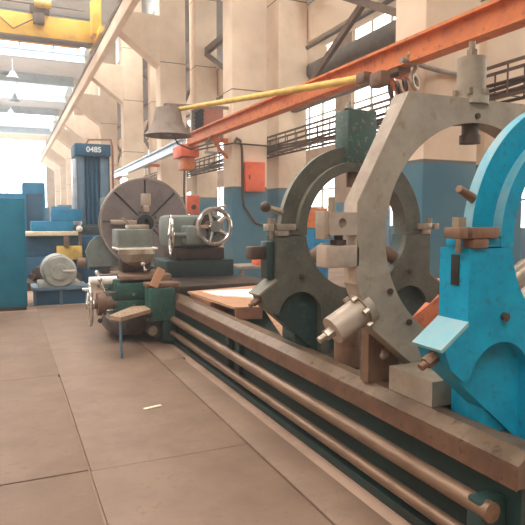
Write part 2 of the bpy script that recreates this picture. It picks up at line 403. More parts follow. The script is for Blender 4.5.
MB().tube([(4.5, 15.4, 3.0), (4.45, 15.3, 2.4), (4.5, 15.4, 1.9)], 0.03).build('cable', 'wire', t)
t = thing('cable_hanger', 'greasy ring and hook hanger under the orange beam beside the grey steady rest', 'hanger', (4.6, 6.0, 3.3))
MB().box(4.5, 4.7, 5.95, 6.15, 3.44, 3.54, 0.01).build('clamp', 'rust', t)
MB().tube([(4.6, 5.9, 3.5), (4.57, 5.84, 3.62), (4.62, 5.8, 3.68), (4.66, 5.78, 3.6), (4.65, 5.8, 3.45), (4.6, 5.85, 3.33)], 0.03).build('hook', 'steel', t)
b = MB().torus((4.62, 5.78, 3.28), (0.5, -1, 0.2), 0.085, 0.03)
b.build('ring', 'steel', t)
for k in range(3): MB().torus((4.54 - 0.07 * k, 5.86 + 0.05 * k, 3.26 - 0.04 * k), (1, -0.6, 0.3), 0.07, 0.022, 20).build('ring', 'darksteel', t)
MB().box(4.2, 4.36, 5.9, 6.15, 3.24, 3.42, 0.03).build('pulley_block', 'rust', t)
MB().cyl((4.3, 6.05, 3.36), (4.55, 6.02, 3.42), 0.03).build('pin', 'darksteel', t)
# yellow pole and the bell lamp on its far end
t = thing('bell_lamp', 'large dusty bell shaped lamp hanging before a cream column', 'lamp', (3.42, 13, 3.5))
b = MB().lathe((3.42, 13, 3.5), (0, 0, 1), [(0.0, 0.62), (0.28, 0.62), (0.3, 0.55), (0.33, 0.35), (0.42, 0.16), (0.56, 0.0), (0.53, 0.0), (0.4, 0.14), (0.28, 0.3), (0.2, 0.33), (0.0, 0.34)], 36)
b.build('lamp_shade', 'lampshade', t)
MB().sphere((3.42, 13, 3.62), 0.13, 14).build('bulb', 'grey', t)
MB().cyl((3.42, 13, 4.1), (3.42, 13, 4.22), 0.1).bar((3.42, 13, 4.2), (5.0, 13.3, 4.3), 0.07, 0.07).build('hanger', 'lampshade', t)
MB().tube([(3.5, 13, 3.58), (3.62, 12.9, 3.32), (3.9, 12.8, 3.2), (4.3, 12.9, 3.35), (4.5, 13, 3.62)], 0.02).build('cable', 'wire', t)
t = thing('yellow_pole', 'long yellow pole running from the bell lamp to the orange beam', 'pole', (4.3, 9, 4))
MB().cyl((4.42, 6.7, 3.50), (3.66, 13.0, 4.12), 0.055, 14, 0.05).build('tube', 'yellowpole', t)
MB().box(4.36, 4.5, 6.5, 6.7, 3.42, 3.56, 0.02).build('end_clamp', 'rust', t)

# steel cross braces between the second row columns
for k in range(5):
    y0, y1 = 7.1 + 6.85 * k, 13.1 + 6.85 * k
    t = thing('cross_brace', 'brown steel cross brace, %s bay along the second column row' % ords[k], 'brace', (6.7, (y0 + y1) / 2, 4.2), 'braces between the second row columns')
    for z in (4.4, 7.6): MB().bar((6.7, y0, z), (6.7, y1, z), 0.16, 0.22).build('tie', 'brownsteel', t)
    MB().bar((6.66, y0, 4.5), (6.66, y1, 7.5), 0.1, 0.14).build('diagonal', 'brownsteel', t)
    MB().bar((6.76, y0, 7.5), (6.76, y1, 4.5), 0.1, 0.14).build('diagonal', 'brownsteel', t)
    MB().bar((6.7, y0, 7.9), (6.7, y1, 10.2), 0.14, 0.2).build('diagonal', 'brownsteel', t)
# fittings on the columns
t = thing('switch_box', 'orange steel switch box on the blue and cream column', 'electrical box', (5.53, 12.9, 2.3))
MB().box(5.29, 5.78, 12.82, 13.028, 2.26, 2.98, 0.015).build('case', 'orangebox', t)
MB().box(5.31, 5.76, 12.80, 12.82, 2.29, 2.95, 0.006).build('door', 'orangebox', t)
MB().box(5.34, 5.37, 12.785, 12.80, 2.55, 2.66).build('latch', 'darksteel', t)
one('conduit', MB().tube([(5.05, 12.99, 3.45), (5.1, 13.0, 3.55), (5.2, 13.0, 3.5), (5.24, 13.0, 3.3), (5.25, 13.0, 3.0), (5.25, 13.0, 2.2), (5.3, 13.0, 1.9), (5.6, 13.0, 1.5), (5.8, 13.0, 1.45)], 0.03), 'wire', 'thin bent conduit running down past the orange switch box', 'pipe')
one('conduit', MB().tube([(4.35, 5.7, 3.5), (5.2, 5.99, 3.52), (5.9, 5.99, 3.48)], 0.03), 'grey', 'pale horizontal conduit on the wide column behind the grey steady rest', 'pipe')
one('conduit', MB().tube([(4.55, 14.6, 3.4), (5.0, 12.98, 3.42), (5.9, 12.98, 3.40), (6.29, 12.98, 3.4)], 0.02), 'wire', 'thin dark conduit crossing the column above the switch box', 'pipe')
t = thing('small_orange_box', 'small orange box behind the tailstock on a grey post', 'electrical box', (4.3, 14, 0))
MB().box(4.15, 4.46, 13.95, 14.15, 1.72, 2.2, 0.02).build('case', 'orangebox', t)
MB().cyl((4.3, 13.95, 1.9), (4.3, 13.92, 1.9), 0.06).build('push_button', 'darksteel', t)
MB().cyl((4.3, 14.1, 0.0), (4.3, 14.1, 1.72), 0.05).build('post', 'grey', t)
t = thing('louvre_cabinet', 'faded red cabinet with black striped louvre high between the columns', 'cabinet', (5.8, 16.8, 3.6))
MB().box(5.45, 6.1, 16.5, 17.1, 4.2, 4.9, 0.02).build('case', 'pinkbox', t)
b = MB().box(5.2, 5.45, 16.5, 17.1, 4.17, 4.21).box(5.2, 5.45, 16.5, 17.1, 4.87, 4.91).box(5.2, 5.45, 16.95, 17.1, 4.17, 4.91)
b.build('louvre_frame', 'grey', t)
for k in range(5): MB().bar((5.2, 16.6, 4.22 + k * 0.12), (5.44, 16.6, 4.38 + k * 0.12), 0.12, 0.05, (0, 1, 0)).build('louvre_slat', 'black', t)
for x in (5.6, 5.95): MB().box(x, x + 0.05, 16.75, 16.8, 3.64, 4.2).build('support', 'grey', t)
MB().box(5.55, 6.32, 16.72, 16.84, 3.6, 3.66).build('support', 'grey', t)
# ladder cable tray behind the first row of columns
t = thing('cable_tray', 'rusty open ladder cable tray strung between the two column rows', 'cable tray', (6.1, 12, 3.2))
for z in (3.2, 3.62):
    for x in (5.97, 6.27):
        MB().bar((x, 3.5, z), (x, 34, z), 0.03, 0.04).build('rail', 'wire', t)
rg = MB().tube([(5.97, 3.6, 3.62), (5.97, 3.6, 3.2), (6.27, 3.6, 3.2), (6.27, 3.6, 3.62)], 0.014, 6).build('rung', 'wire', t)
for k in range(1, 60):
    c = rg.copy(); COL.objects.link(c); c.location.y += 0.5 * k
for k, (x, z) in enumerate([(6.03, 3.27), (6.1, 3.29), (6.18, 3.26), (6.12, 3.36), (6.06, 3.42)]):
    pts = [(x + 0.03 * math.sin(i * 1.7 + k), 3.6 + i * 1.5, z + 0.03 * math.sin(i * 2.3 + k * 2)) for i in range(20)]
    MB().tube(pts, 0.026, 6).build('cable', 'wire' if k % 2 else 'darksteel', t)
t = thing('air_duct', 'dusty grey round duct slanting behind the orange beam', 'duct', (7.3, 10, 5))
MB().cyl((7.35, 2, 5.4), (7.35, 15, 5.4), 0.23, 18).build('pipe', 'duct', t)
MB().box(7.1, 7.35, 6.6, 6.72, 5.1, 6.09).build('hanger', 'darksteel', t)
MB().box(7.1, 7.35, 13.4, 13.52, 5.1, 6.09).build('hanger', 'darksteel', t)

# ------------------------------------------------------------------ lathe bed
bed = thing('lathe_bed', 'long dark green lathe bed with brown steel ways and two rods', 'lathe bed', (2.6, 7, 0))
Y0, Y1 = 1.66, 13.9
b = MB().plate([(1.98, 0.0), (3.22, 0.0), (3.22, 0.47), (1.98, 0.47)], [], Y0 + 0.05, Y1)
b.build('bed_casting', 'bedpaint', bed)
for y in (4.92, 5.2, 8.7): MB().box(1.93, 1.99, y - 0.05, y + 0.05, 0.0, 0.47, 0.01).build('joint_flange', 'bedpaint', bed)
MB().box(1.88, 1.99, Y0 + 0.05, Y1, 0.0, 0.06, 0.01).build('foot_flange', 'bedpaint', bed)
for s, nme in ((1, 'front'), (-1, 'rear')):
    X = lambda x: 2.6 + s * (x - 2.6)
    pr = [(X(1.9), 0.475), (X(1.9), 0.575), (X(1.965), 0.625), (X(2.04), 0.625), (X(2.055), 0.56), (X(2.2), 0.56), (X(2.2), 0.475)]
    w = MB().plate(pr, [], Y0, Y1).build('way', 'way', bed)
    MB().plate([(X(1.892), 0.47), (X(1.892), 0.567), (X(1.9), 0.567), (X(1.9), 0.47)], [], Y0, Y1).build('way_side', 'wayside', w)
MB().cyl((1.87, Y0 + 0.1, 0.335), (1.87, Y1, 0.335), 0.045, 20).build('lead_screw', 'rod', bed)
MB().cyl((1.865, Y0 + 0.1, 0.16), (1.865, Y1, 0.16), 0.036, 20).build('feed_rod', 'rod', bed)
for y in (Y0 + 0.12,): MB().box(1.83, 1.98, y, y + 0.1, 0.06, 0.38, 0.02).build('rod_bracket', 'bedpaint', bed)
for y in (2.05, 3.4, 4.9, 6.3): MB().nut((1.982, y, 0.24), (1.96, y, 0.24), 0.02).build('bolt', 'darksteel', bed)
MB().box(2.2, 3.0, Y0 + 0.04, Y0 + 0.14, 0.2, 0.5, 0.01).build('end_plate', 'bedpaint', bed)

# ------------------------------------------------------------------ headstock and faceplate
t = thing('headstock', 'headstock carrying a big round slotted grey faceplate at the bed end', 'headstock', (2.6, 12.8, 0.62))
FY = 11.8; cx, cz = 2.6, 1.52
slots = []
for deg, r0, r1 in [(90, .2, .9), (45, .2, .88), (135, .2, .88), (178, .2, .88), (-42, .22, .85), (-90, .22, .85), (-135, .22, .85), (0, .22, .38)]:
    a = math.radians(deg); d = Vector((math.cos(a), math.sin(a))); n = Vector((-d.y, d.x)) * 0.02; c0 = Vector((cx, cz))
    slots.append([tuple(c0 + d * r0 + n), tuple(c0 + d * r0 - n), tuple(c0 + d * r1 - n), tuple(c0 + d * r1 + n)])
fp = MB().plate(circ(cx, cz, 0.93, 72), slots + [circ(cx, cz, 0.07, 20)], FY, FY + 0.06).build('faceplate', 'plateface', t, 50)
MB().plate(circ(cx, cz, 0.925, 72), [circ(cx, cz, 0.06, 20)], FY + 0.06, FY + 0.16).build('faceplate_back', 'darksteel', fp, 50)
MB().lathe((cx, FY, cz), (0, -1, 0), [(0.17, 0.0), (0.17, 0.025), (0.08, 0.03), (0.07, -0.05)], 32).build('spindle_nose', 'black', fp)
for k in range(8):
    a = 2 * PI * (k + 0.5) / 8 + 0.1
    p = (cx + 0.24 * math.cos(a), FY, cz + 0.24 * math.sin(a)); MB().nut(p, (p[0], FY - 0.025, p[2]), 0.022).build('bolt', 'black', fp)
MB().box(cx - 0.1, cx + 0.1, FY - 0.1, FY, cz + 0.34, cz + 0.6, 0.015).box(cx - 0.06, cx + 0.06, FY - 0.12, FY, cz + 0.22, cz + 0.36, 0.01).build('chuck_jaw', 'castedge', fp)
MB().box(cx - 0.72, cx - 0.2, FY - 0.1, FY, cz - 0.03, cz + 0.06, 0.015).build('chuck_jaw', 'castedge', fp)
MB().torus((cx, FY + 0.03, cz), (0, 1, 0), 0.905, 0.035, 72, 8).build('rim', 'steel', fp)
MB().box(1.95, 3.25, 12.3, 13.7, 0.626, 2.1, 0.06).build('housing', 'green', t)
MB().cyl((cx, FY + 0.16, cz), (cx, 12.32, cz), 0.3, 28).build('spindle', 'darksteel', t)
MB().plate([(1.46, 0.63), (1.42, 0.95), (1.5, 1.13), (1.62, 1.24), (1.74, 1.24), (1.95, 0.9), (2.1, 0.63)], [], 11.98, 12.06).build('guard_sheet', 'guard', t)
MB().box(1.5, 2.0, 12.06, 12.5, 0.56, 0.7, 0.01).build('guard_foot', 'green', t)

# ------------------------------------------------------------------ carriage
t = thing('lathe_carriage', 'green lathe carriage with apron, chrome handwheel and tool slide', 'lathe carriage', (1.9, 7.7, 0.63))
MB().box(1.62, 3.4, 7.25, 8.35, 0.627, 0.72, 0.015).build('saddle', 'darksteel', t)
a = MB().box(1.22, 1.76, 7.5, 8.3, 0.30, 0.82, 0.02).build('apron', 'apron', t)
MB().box(1.26, 1.68, 7.47, 7.5, 0.56, 0.76, 0.01).build('cover_plate', 'apron', a)
MB().box(1.26, 1.68, 7.47, 7.5, 0.34, 0.53, 0.01).build('cover_plate', 'apron', a)
for z in (0.62, 0.47): MB().cyl((1.47, 7.47, z), (1.47, 7.43, z), 0.022).build('knob', 'chrome', a)
g = MB().box(1.15, 1.75, 7.35, 8.2, 0.10, 0.3, 0.05).cyl((1.45, 7.2, 0.25), (1.45, 7.4, 0.25), 0.13).cyl((1.66, 7.1, 0.2), (1.66, 7.4, 0.2), 0.1)
g.build('gearbox', 'darksteel', t)
MB().cyl((1.62, 7.08, 0.2), (1.62, 7.02, 0.2), 0.06).build('gear_hub', 'steel', t)
MB().box(1.57, 1.89, 6.95, 7.26, 0.33, 0.74, 0.02).build('bracket_post', 'apron', t)
MB().box(1.55, 1.96, 7.0, 7.24, 0.742, 0.80, 0.01).build('way_wiper', 'rust', t)
MB().bar((1.62, 6.97, 0.76), (1.74, 7.02, 0.98), 0.1, 0.03, (0, 1, 0)).build('wooden_wedge', 'card', t)
MB().box(1.74, 1.95, 7.0, 7.3, 0.05, 0.33, 0.02).build('rod_support', 'green', t)
MB().box(1.3, 2.0, 7.5, 8.3, 0.721, 0.86, 0.015).build('cross_slide', 'rust', t)
MB().box(1.05, 1.35, 7.72, 7.9, 0.74, 0.86, 0.01).build('slide_end', 'darksteel', t)
MB().cyl((0.93, 7.6, 0.80), (1.28, 7.6, 0.80), 0.055, 16).build('screw_cover', 'white', t)
# big handwheel edge-on to the camera
def wheel(name, c, axis, R, r, ns, m, parent, hub=0.06, depth=0.05):
    c = Vector(c); ax = Vector(axis).normalized(); e1 = ax.orthogonal().normalized(); e2 = ax.cross(e1)
    w = MB().torus(c, ax, R, r, 40, 10).build(name, m, parent)
    for k in range(ns):
        a = 2 * PI * k / ns + 0.5; d = e1 * math.cos(a) + e2 * math.sin(a)
        MB().tube([c + d * hub * 0.7 - ax * depth * 0.5, c + d * (R - r * 0.4)], r * 0.95, 8, r * 0.75).build('spoke', m, w)
    MB().cyl(c - ax * depth, c + ax * depth, hub, 20).build('hub', m, w)
    return w
hw = wheel('handwheel', (0.93, 7.55, 0.50), (1, -0.05, 0), 0.265, 0.022, 4, 'chrome', t, 0.06)
MB().cyl((0.95, 7.55, 0.5), (1.3, 7.55, 0.5), 0.06).cyl((1.02, 7.55, 0.5), (1.12, 7.55, 0.5), 0.15).cyl((1.12, 7.55, 0.5), (1.2, 7.55, 0.5), 0.1).build('dial', 'rust', t)
MB().tube([(0.9, 7.55, 0.70), (0.84, 7.55, 0.70)], 0.02).build('crank_handle', 'chrome', hw)
for i, (y, z, dz) in enumerate([(7.45, 0.66, 0.17), (7.7, 0.68, 0.22), (7.5, 0.42, -0.12)]):
    l = MB().tube([(1.24, y, z), (1.1, y - 0.03, z), (1.04, y - 0.04, z + dz)], 0.016, 8).build('lever', 'chrome', t)
    MB().sphere((1.04, y - 0.04, z + dz), 0.032, 12).build('knob', 'chrome' if i < 2 else 'black', l)
# tool slide
MB().box(1.42, 1.82, 7.95, 8.28, 0.861, 1.2, 0.02).build('tool_pedestal', 'darksteel', t)
tb = MB().box(1.33, 1.79, 7.7, 8.2, 1.2, 1.46, 0.015).build('tool_head', 'guard', t)
MB().box(1.31, 1.85, 7.66, 8.1, 1.19, 1.215, 0.004).build('paper_tray', 'paper', tb)
MB().lathe((1.6, 7.82, 1.19), (0, 0, -1), [(0.0, 0.0), (0.24, 0.0), (0.25, 0.06), (0.2, 0.16), (0.1, 0.22), (0.05, 0.24), (0.0, 0.25)], 24).build('cone_nose', 'steel', tb)
MB().sphere((1.63, 7.6, 1.0), 0.035, 12).tube([(1.63, 7.62, 1.0), (1.62, 7.75, 1.05)], 0.015, 8).sphere((1.66, 7.58, 0.92), 0.025, 10).tube([(1.66, 7.6, 0.92), (1.63, 7.62, 1.0)], 0.012, 8).build('clamp_knob', 'chrome', tb)
MB().box(1.5, 1.78, 7.85, 8.1, 1.46, 1.52, 0.01).build('tool_clamp', 'castedge', tb)
MB().tube([(1.55, 7.95, 1.51), (1.48, 7.93, 1.58), (1.42, 7.9, 1.61)], 0.014, 8).build('clamp_lever', 'steel', tb)

t = thing('operator_step', 'worn wooden step plank on a thin blue leg beside the carriage', 'step', (1.3, 6.7, 0.0))
b = MB().plate([(1.02, 6.62), (1.12, 6.42), (1.56, 6.86), (1.56, 7.2), (1.40, 7.2)], [], 0.455, 0.5, 'xy')
b.build('plank', 'wood', t)
MB().cyl((1.13, 6.5, 0.022), (1.13, 6.5, 0.455), 0.018, 10).build('leg', 'bluegrey', t)
MB().box(1.3, 1.6, 6.94, 7.02, 0.39, 0.454, 0.005).build('bearer', 'darksteel', t)

# ------------------------------------------------------------------ tailstock
TS = 0.15
t = thing('tailstock', 'grey green tailstock with large spoked handwheel in front of the faceplate', 'tailstock', (2.6, 8.9, 0.63))
MB().box(2.0, 3.08, 8.36, 9.2, 0.627, 0.97, 0.02).build('base', 'green', t)
MB().box(2.15, 2.95, 8.42, 9.15, 0.97, 1.16, 0.03).build('slide', 'darksteel', t)
MB().box(2.06, 2.98, 8.45, 9.15, 1.16, 1.66, 0.09).cyl((2.6, 9.1, 1.5), (2.6, 9.9, 1.5), 0.17).build('body', 'guard', t)
MB().cyl((2.6, 9.9, 1.5), (2.6, 10.3, 1.5), 0.09).build('quill', 'steel', t)
MB().cyl((2.62, 8.46, 1.49), (2.62, 8.25, 1.49), 0.18, 24).cyl((2.62, 8.25, 1.49), (2.62, 8.05, 1.49), 0.08, 18).build('bearing_cap', 'darksteel', t)
wheel('handwheel', (2.65, 8.05, 1.49), (0.12, -1, 0), 0.262, 0.035, 5, 'chrome', t, 0.085)
wheel('side_handwheel', (2.03, 8.2, 1.36), (1, -0.17, 0), 0.29, 0.018, 4, 'chrome', t, 0.05)
MB().cyl((2.03, 8.2, 1.36), (2.4, 8.2, 1.36), 0.04).box(2.25, 2.55, 8.1, 8.46, 1.22, 1.5, 0.03).build('gear_case', 'guard', t)
l = MB().tube([(2.8, 8.5, 1.66), (2.84, 8.45, 1.78), (2.93, 8.4, 1.8)], 0.018, 8).build('lock_lever', 'chrome', t)
MB().sphere((2.93, 8.4, 1.8), 0.03, 10).build('knob', 'chrome', l)

for ch in t.children: ch.location.x += TS
t.location.x += 0

# board, paper on the bed
t = thing('brown_board', 'bent brown board lying across the lathe bed ways', 'board', (2.6, 6, 0.63))
MB().plate([(2.05, 6.95), (3.15, 7.2), (3.15, 6.2), (2.68, 5.85), (2.40, 5.42), (2.12, 5.5)], [], 0.66, 0.685, 'xy').build('sheet', 'card', t)
MB().plate([(2.13, 5.46), (2.40, 5.39), (2.40, 5.43), (2.13, 5.50)], [], 0.56, 0.684, 'xy').build('folded_flap', 'cardside', t)
MB().box(2.07, 3.13, 6.1, 6.9, 0.561, 0.659).build('packing_strip', 'cardside', t)
b = MB(); v = [b.bm.verts.new(p) for p in [(2.42, 5.44, 0.69), (2.72, 5.8, 0.69), (2.24, 4.3, 0.60), (2.12, 4.35, 0.60), (2.42, 5.44, 0.675), (2.72, 5.8, 0.675), (2.24, 4.3, 0.588), (2.12, 4.35, 0.588)]]
for q in ((0, 1, 2, 3), (7, 6, 5, 4), (0, 3, 7, 4), (1, 5, 6, 2), (0, 4, 5, 1), (3, 2, 6, 7)): b.bm.faces.new([v[i] for i in q])
b.build('tapered_flap', 'card', t)
one('paper_sheet', MB().plate([(2.2, 6.78), (2.25, 6.35), (2.62, 5.95), (2.8, 6.1), (2.86, 6.75)], [], 0.686, 0.70, 'xy'), 'paper', 'white paper sheet lying on the brown board', 'paper')
t = thing('clamp_nut', 'small chrome nut and washer on the bed beside the tapered board', 'nut', (2.16, 4.12, 0.626))
MB().cyl((2.12, 4.12, 0.561), (2.12, 4.12, 0.577), 0.04).build('washer', 'steel', t)
MB().nut((2.12, 4.12, 0.577), (2.12, 4.12, 0.64), 0.025).build('hexagon', 'chrome', t)

# ------------------------------------------------------------------ steady rests
AX, AZ = 2.6, 1.51
def arcpts(cx, cz, r, d0, d1, n=10):
    return [(cx + r * math.cos(math.radians(d0 + (d1 - d0) * k / n)), cz + r * math.sin(math.radians(d0 + (d1 - d0) * k / n))) for k in range(n + 1)]
def mir(pts): return [(2 * AX - x, z) for x, z in reversed(pts)]
def rest(y, label, mats, th=0.19):
    """two-part steady rest: pedestal frame on splayed legs with a flanged arch bolted on top"""
    main, panel, edge, boss_m, clamp_m, jaw_m, top_m = mats
    t = thing('steady_rest', label, 'steady rest', (AX, y + th / 2, 0.62))
    zs = 1.468
    left = [(2.12, zs), (1.865, zs), (1.865, 1.135), (1.73, 1.03), (1.775, 0.93), (1.85, 0.868), (2.255, 0.525)]
    inner = arcpts(AX, AZ, 0.482, 185, 355, 26)
    outer = left + mir(left) + list(reversed(inner))
    # pockets under the arch-shaped ribs of each leg
    lf = [(2.12, zs), (1.865, zs), (1.865, 1.135), (1.73, 1.03), (1.775, 0.93), (1.85, 0.868)] + arcpts(2.073, 0.845, 0.187, 170, 15, 14) + [(2.258, 0.80), (2.258, 0.525), (2.33, 0.525)]
    pk = [(2.33, 0.525), (2.33, 0.83)] + arcpts(2.6, 0.83, 0.14, 150, 30, 8) + [(2.87, 0.83), (2.87, 0.525)]
    fr = MB().plate(lf + pk[1:-1] + mir(lf) + list(reversed(inner)), [], y, y + 0.06).build('pedestal', main, t)
    MB().plate(outer, [], y + 0.0601, y + th).build('pedestal_web', panel, fr)
    for s in (1, -1):
        X = lambda x: x if s == 1 else 2 * AX - x
        p = [(X(1.868), 1.135), (X(1.66), 1.062), (X(1.655), 1.05), (X(1.868), 1.12)]
        MB().plate([(X(1.866), 1.142), (X(1.712), 1.026), (X(1.72), 1.012), (X(1.866), 1.122)], [], y - 0.004, y + th + 0.004).build('foot_top', top_m, fr)  # paler coat carries the light on the sloping top
        MB().nut((X(1.76), y + 0.08, 0.985), (X(1.70), y + 0.08, 0.95), 0.03).cyl((X(1.70), y + 0.08, 0.95), (X(1.672), y + 0.08, 0.934), 0.018).build('foot_bolt', 'rust', fr)
        MB().nut((X(2.08), y, 1.15), (X(2.08), y - 0.02, 1.15), 0.022).build('bolt', 'darksteel', fr)
    MB().box(2.2, 3.0, y + 0.01, y + th - 0.01, 0.35, 0.52, 0.01).build('bed_clamp', main, t)
    MB().box(2.06, 2.35, y + 0.08, y + th + 0.12, 0.561, 0.74, 0.01).build('bed_shoe', panel, t)
    MB().box(2.85, 3.14, y + 0.08, y + th + 0.12, 0.561, 0.74, 0.01).build('bed_shoe', panel, t)
    # arch: outer flange, web, inner flange
    ro, ri, rn = 0.675, 0.55, 0.475; yw = 0.055
    prof = [(ro, yw), (ro, yw + 0.06), (ri, yw + 0.06), (ri, th - 0.03), (rn, th - 0.03), (rn, 0), (ri, 0), (ri, yw)]
    ar = MB().lathe((AX, y, AZ), (0, 1, 0), prof, 56, closed=True, a0=0, a1=PI, ref=(1, 0, 0))
    for v in ar.bm.verts: v.co.z = 2 * AZ - v.co.z if v.co.z < AZ - 1e-5 else v.co.z
    for v in ar.bm.verts:
        if v.co.z < zs + 0.06: v.co.z = zs + 0.004
    arch = ar.build('arch', main, t, 40)
    e = MB().lathe((AX, y, AZ), (0, 1, 0), [(ro - 0.004, yw + 0.001), (ro + 0.002, yw + 0.001), (ro + 0.002, yw + 0.058), (ro - 0.004, yw + 0.058)], 56, closed=True, a0=0.02, a1=PI - 0.02, ref=(1, 0, 0))
    for v in e.bm.verts: v.co.z = max(2 * AZ - v.co.z if v.co.z < AZ - 1e-5 else v.co.z, zs + 0.05)
    e2 = MB().lathe((AX, y, AZ), (0, 1, 0), [(ri - 0.004, 0.001), (ri + 0.002, 0.001), (ri + 0.002, yw - 0.001), (ri - 0.004, yw - 0.001)], 56, closed=True, a0=0.02, a1=PI - 0.02, ref=(1, 0, 0))
    for v in e2.bm.verts: v.co.z = max(2 * AZ - v.co.z if v.co.z < AZ - 1e-5 else v.co.z, zs + 0.05)
    e2.build('worn_highlit_flange', edge, arch)  # pale strip: wear and edge highlight put into its colour
    e.build('rim_edge', edge, arch)  # edge highlight put on as a pale rim strip
    for s in (1, -1):
        X = lambda x: x if s == 1 else 2 * AX - x
        xs = sorted((X(1.875), X(2.12)))
        MB().box(xs[0], xs[1], y + 0.002, y + th - 0.02, zs + 0.004, zs + 0.045, 0.008).build('arch_foot', main, arch)
        # hinge clamp: two bars with an eye bolt between
        h = MB()
        for p, q, z in ((1.785, 1.835, zs + 0.045), (1.86, 2.02, zs + 0.045)):
            xs = sorted((X(p), X(q))); h.box(xs[0], xs[1], y - 0.02, y + 0.08, z, z + 0.05, 0.006)
        xs = sorted((X(1.87), X(1.96))); h.box(xs[0], xs[1], y - 0.015, y + 0.05, zs + 0.002, zs + 0.044, 0.004)
        hc = h.build('hinge_clamp', clamp_m, t)
        MB().nut((X(1.846), y + 0.05, zs + 0.09), (X(1.846), y + 0.05, zs + 0.14), 0.034).cyl((X(1.846), y + 0.05, zs - 0.02), (X(1.846), y + 0.05, zs + 0.1), 0.015).build('eye_bolt', 'steel', hc)
        xs = sorted((X(1.858), X(1.866))); MB().box(xs[0], xs[1], y + 0.06, y + 0.11, zs - 0.17, zs - 0.03, 0.002).build('bolt_slot', 'black', fr)
        # radial jaw
        a = math.radians(-30 if s == -1 else 210); d = Vector((math.cos(a), 0, math.sin(a))); o = Vector((AX, y + th / 2, AZ))
        j = MB().cyl(o + d * 0.30, o + d * 0.6, 0.055, 18).build('jaw', jaw_m, t)
        MB().cyl(o + d * 0.26, o + d * 0.31, 0.035, 14).build('jaw_tip', 'darksteel', j)
    # boss at the crown
    bo = MB().box(AX - 0.11, AX + 0.165, y, y + 0.2, 2.04, 2.475, 0.012).build('crown_boss', boss_m, t)
    MB().lathe((AX - 0.09, y + 0.03, 2.475), (0, 0, 1), [(0.0, 0.0), (0.035, 0.0), (0.02, 0.04), (0.0, 0.06)], 10).build('crown_pin', edge, bo)
    MB().cyl((AX, y + th / 2, 1.86), (AX, y + th / 2, 2.07), 0.055, 18).build('jaw', jaw_m, t)
    return t
gy = 3.92
t = rest(gy, 'dark green steady rest with arched top standing behind the grey octagonal one', ('greengrey', 'green', 'greenedge', 'greenbright', 'steel', 'rust', 'greenedge'))
p = MB().cyl((1.96, gy + 0.09, 1.65), (1.80, gy + 0.0, 1.685), 0.028, 14, 0.02).build('lock_handle', 'steel', t)
MB().sphere((1.765, gy - 0.01, 1.69), 0.042, 14).build('knob', 'darksteel', p)
MB().box(1.80, 1.87, gy + 0.04, gy + 0.17, 1.14, 1.43, 0.012).build('side_lug', 'green', t)
MB().box(1.68, 1.80, gy + 0.06, gy + 0.18, 1.29, 1.39, 0.01).build('side_block', 'darksteel', t)
by = 1.93
t = rest(by, 'bright blue steady rest at the right edge with worn, highlit arch flanges', ('blue', 'blue', 'bluepale', 'blue', 'rust', 'steel', 'bluetop'))
MB().cyl((1.99, by + 0.09, 1.68), (1.84, by + 0.05, 1.735), 0.024, 16, 0.017).build('stub_pin', 'rust', t)

# grey octagonal steady rest
y = 2.65; th = 0.135
t = thing('octagonal_steady_rest', 'big grey octagonal steady rest ring standing across the lathe bed', 'steady rest', (AX, y, 0.626))
L = [(2.08, 2.315), (1.75, 1.69), (1.75, 1.24), (1.86, 0.98), (2.25, 0.665)]
octo = L + mir(L)
ring = MB().plate(octo, [circ(AX, AZ, 0.665, 96)], y, y + th).build('ring_plate', 'cast', t, 25)
MB().plate([(2.082, 2.318), (1.747, 1.692), (1.747, 1.238), (1.752, 1.238), (1.752, 1.690), (2.086, 2.314)], [], y + 0.004, y + th - 0.004).build('lit_edge', 'castedge', ring)  # extra light on the left side put on as a paler strip
for a in (91, 207, 226, 318):
    a = math.radians(a); p = (AX + 0.705 * math.cos(a), y, AZ + 0.705 * math.sin(a))
    MB().cyl(p, (p[0], y - 0.012, p[2]), 0.018, 12).build('screw', 'darksteel', ring)
# quills: one on top, two below at the sides
def quill(ang, r0, r1, rad):
    a = math.radians(ang); d = Vector((math.cos(a), 0, math.sin(a))); o = Vector((AX, y + th / 2, AZ)); s = Vector((-d.z, 0, d.x))
    q = MB().cyl(o + d * r0, o + d * r1, rad, 28).build('quill_housing', 'castedge' if ang != 90 else 'cast', t)
    f = MB().cyl(o + d * (r0 - 0.02), o + d * (r0 + 0.03), rad * 1.22, 28)
    f.build('flange', 'cast', q)
    for k in range(6):
        an = 2 * PI * k / 6 + 0.3; c = o + (s * math.cos(an) + Vector((0, 1, 0)) * math.sin(an)) * rad * 1.18
        MB().nut(c + d * (r0 + 0.03), c + d * (r0 + 0.065), 0.018).build('bolt', 'steel', q)
    MB().nut(o + d * r1, o + d * (r1 + 0.05), rad * 0.4).cyl(o + d * (r1 + 0.05), o + d * (r1 + 0.1), rad * 0.24, 14).build('adjusting_screw', 'steel', q)
    if ang == 90: MB().cyl(o + d * 0.60, o + d * 0.67, 0.05, 20).cyl(o + d * 0.55, o + d * 0.60, 0.062, 20).build('roller_tip', 'darksteel', q)
    else: MB().cyl(o + d * 0.64, o + d * 0.67, 0.03, 16).build('roller_tip', 'steel', q)
quill(90, 0.80, 1.06, 0.085); quill(209, 0.86, 1.10, 0.082); quill(-29, 0.86, 1.10, 0.082)
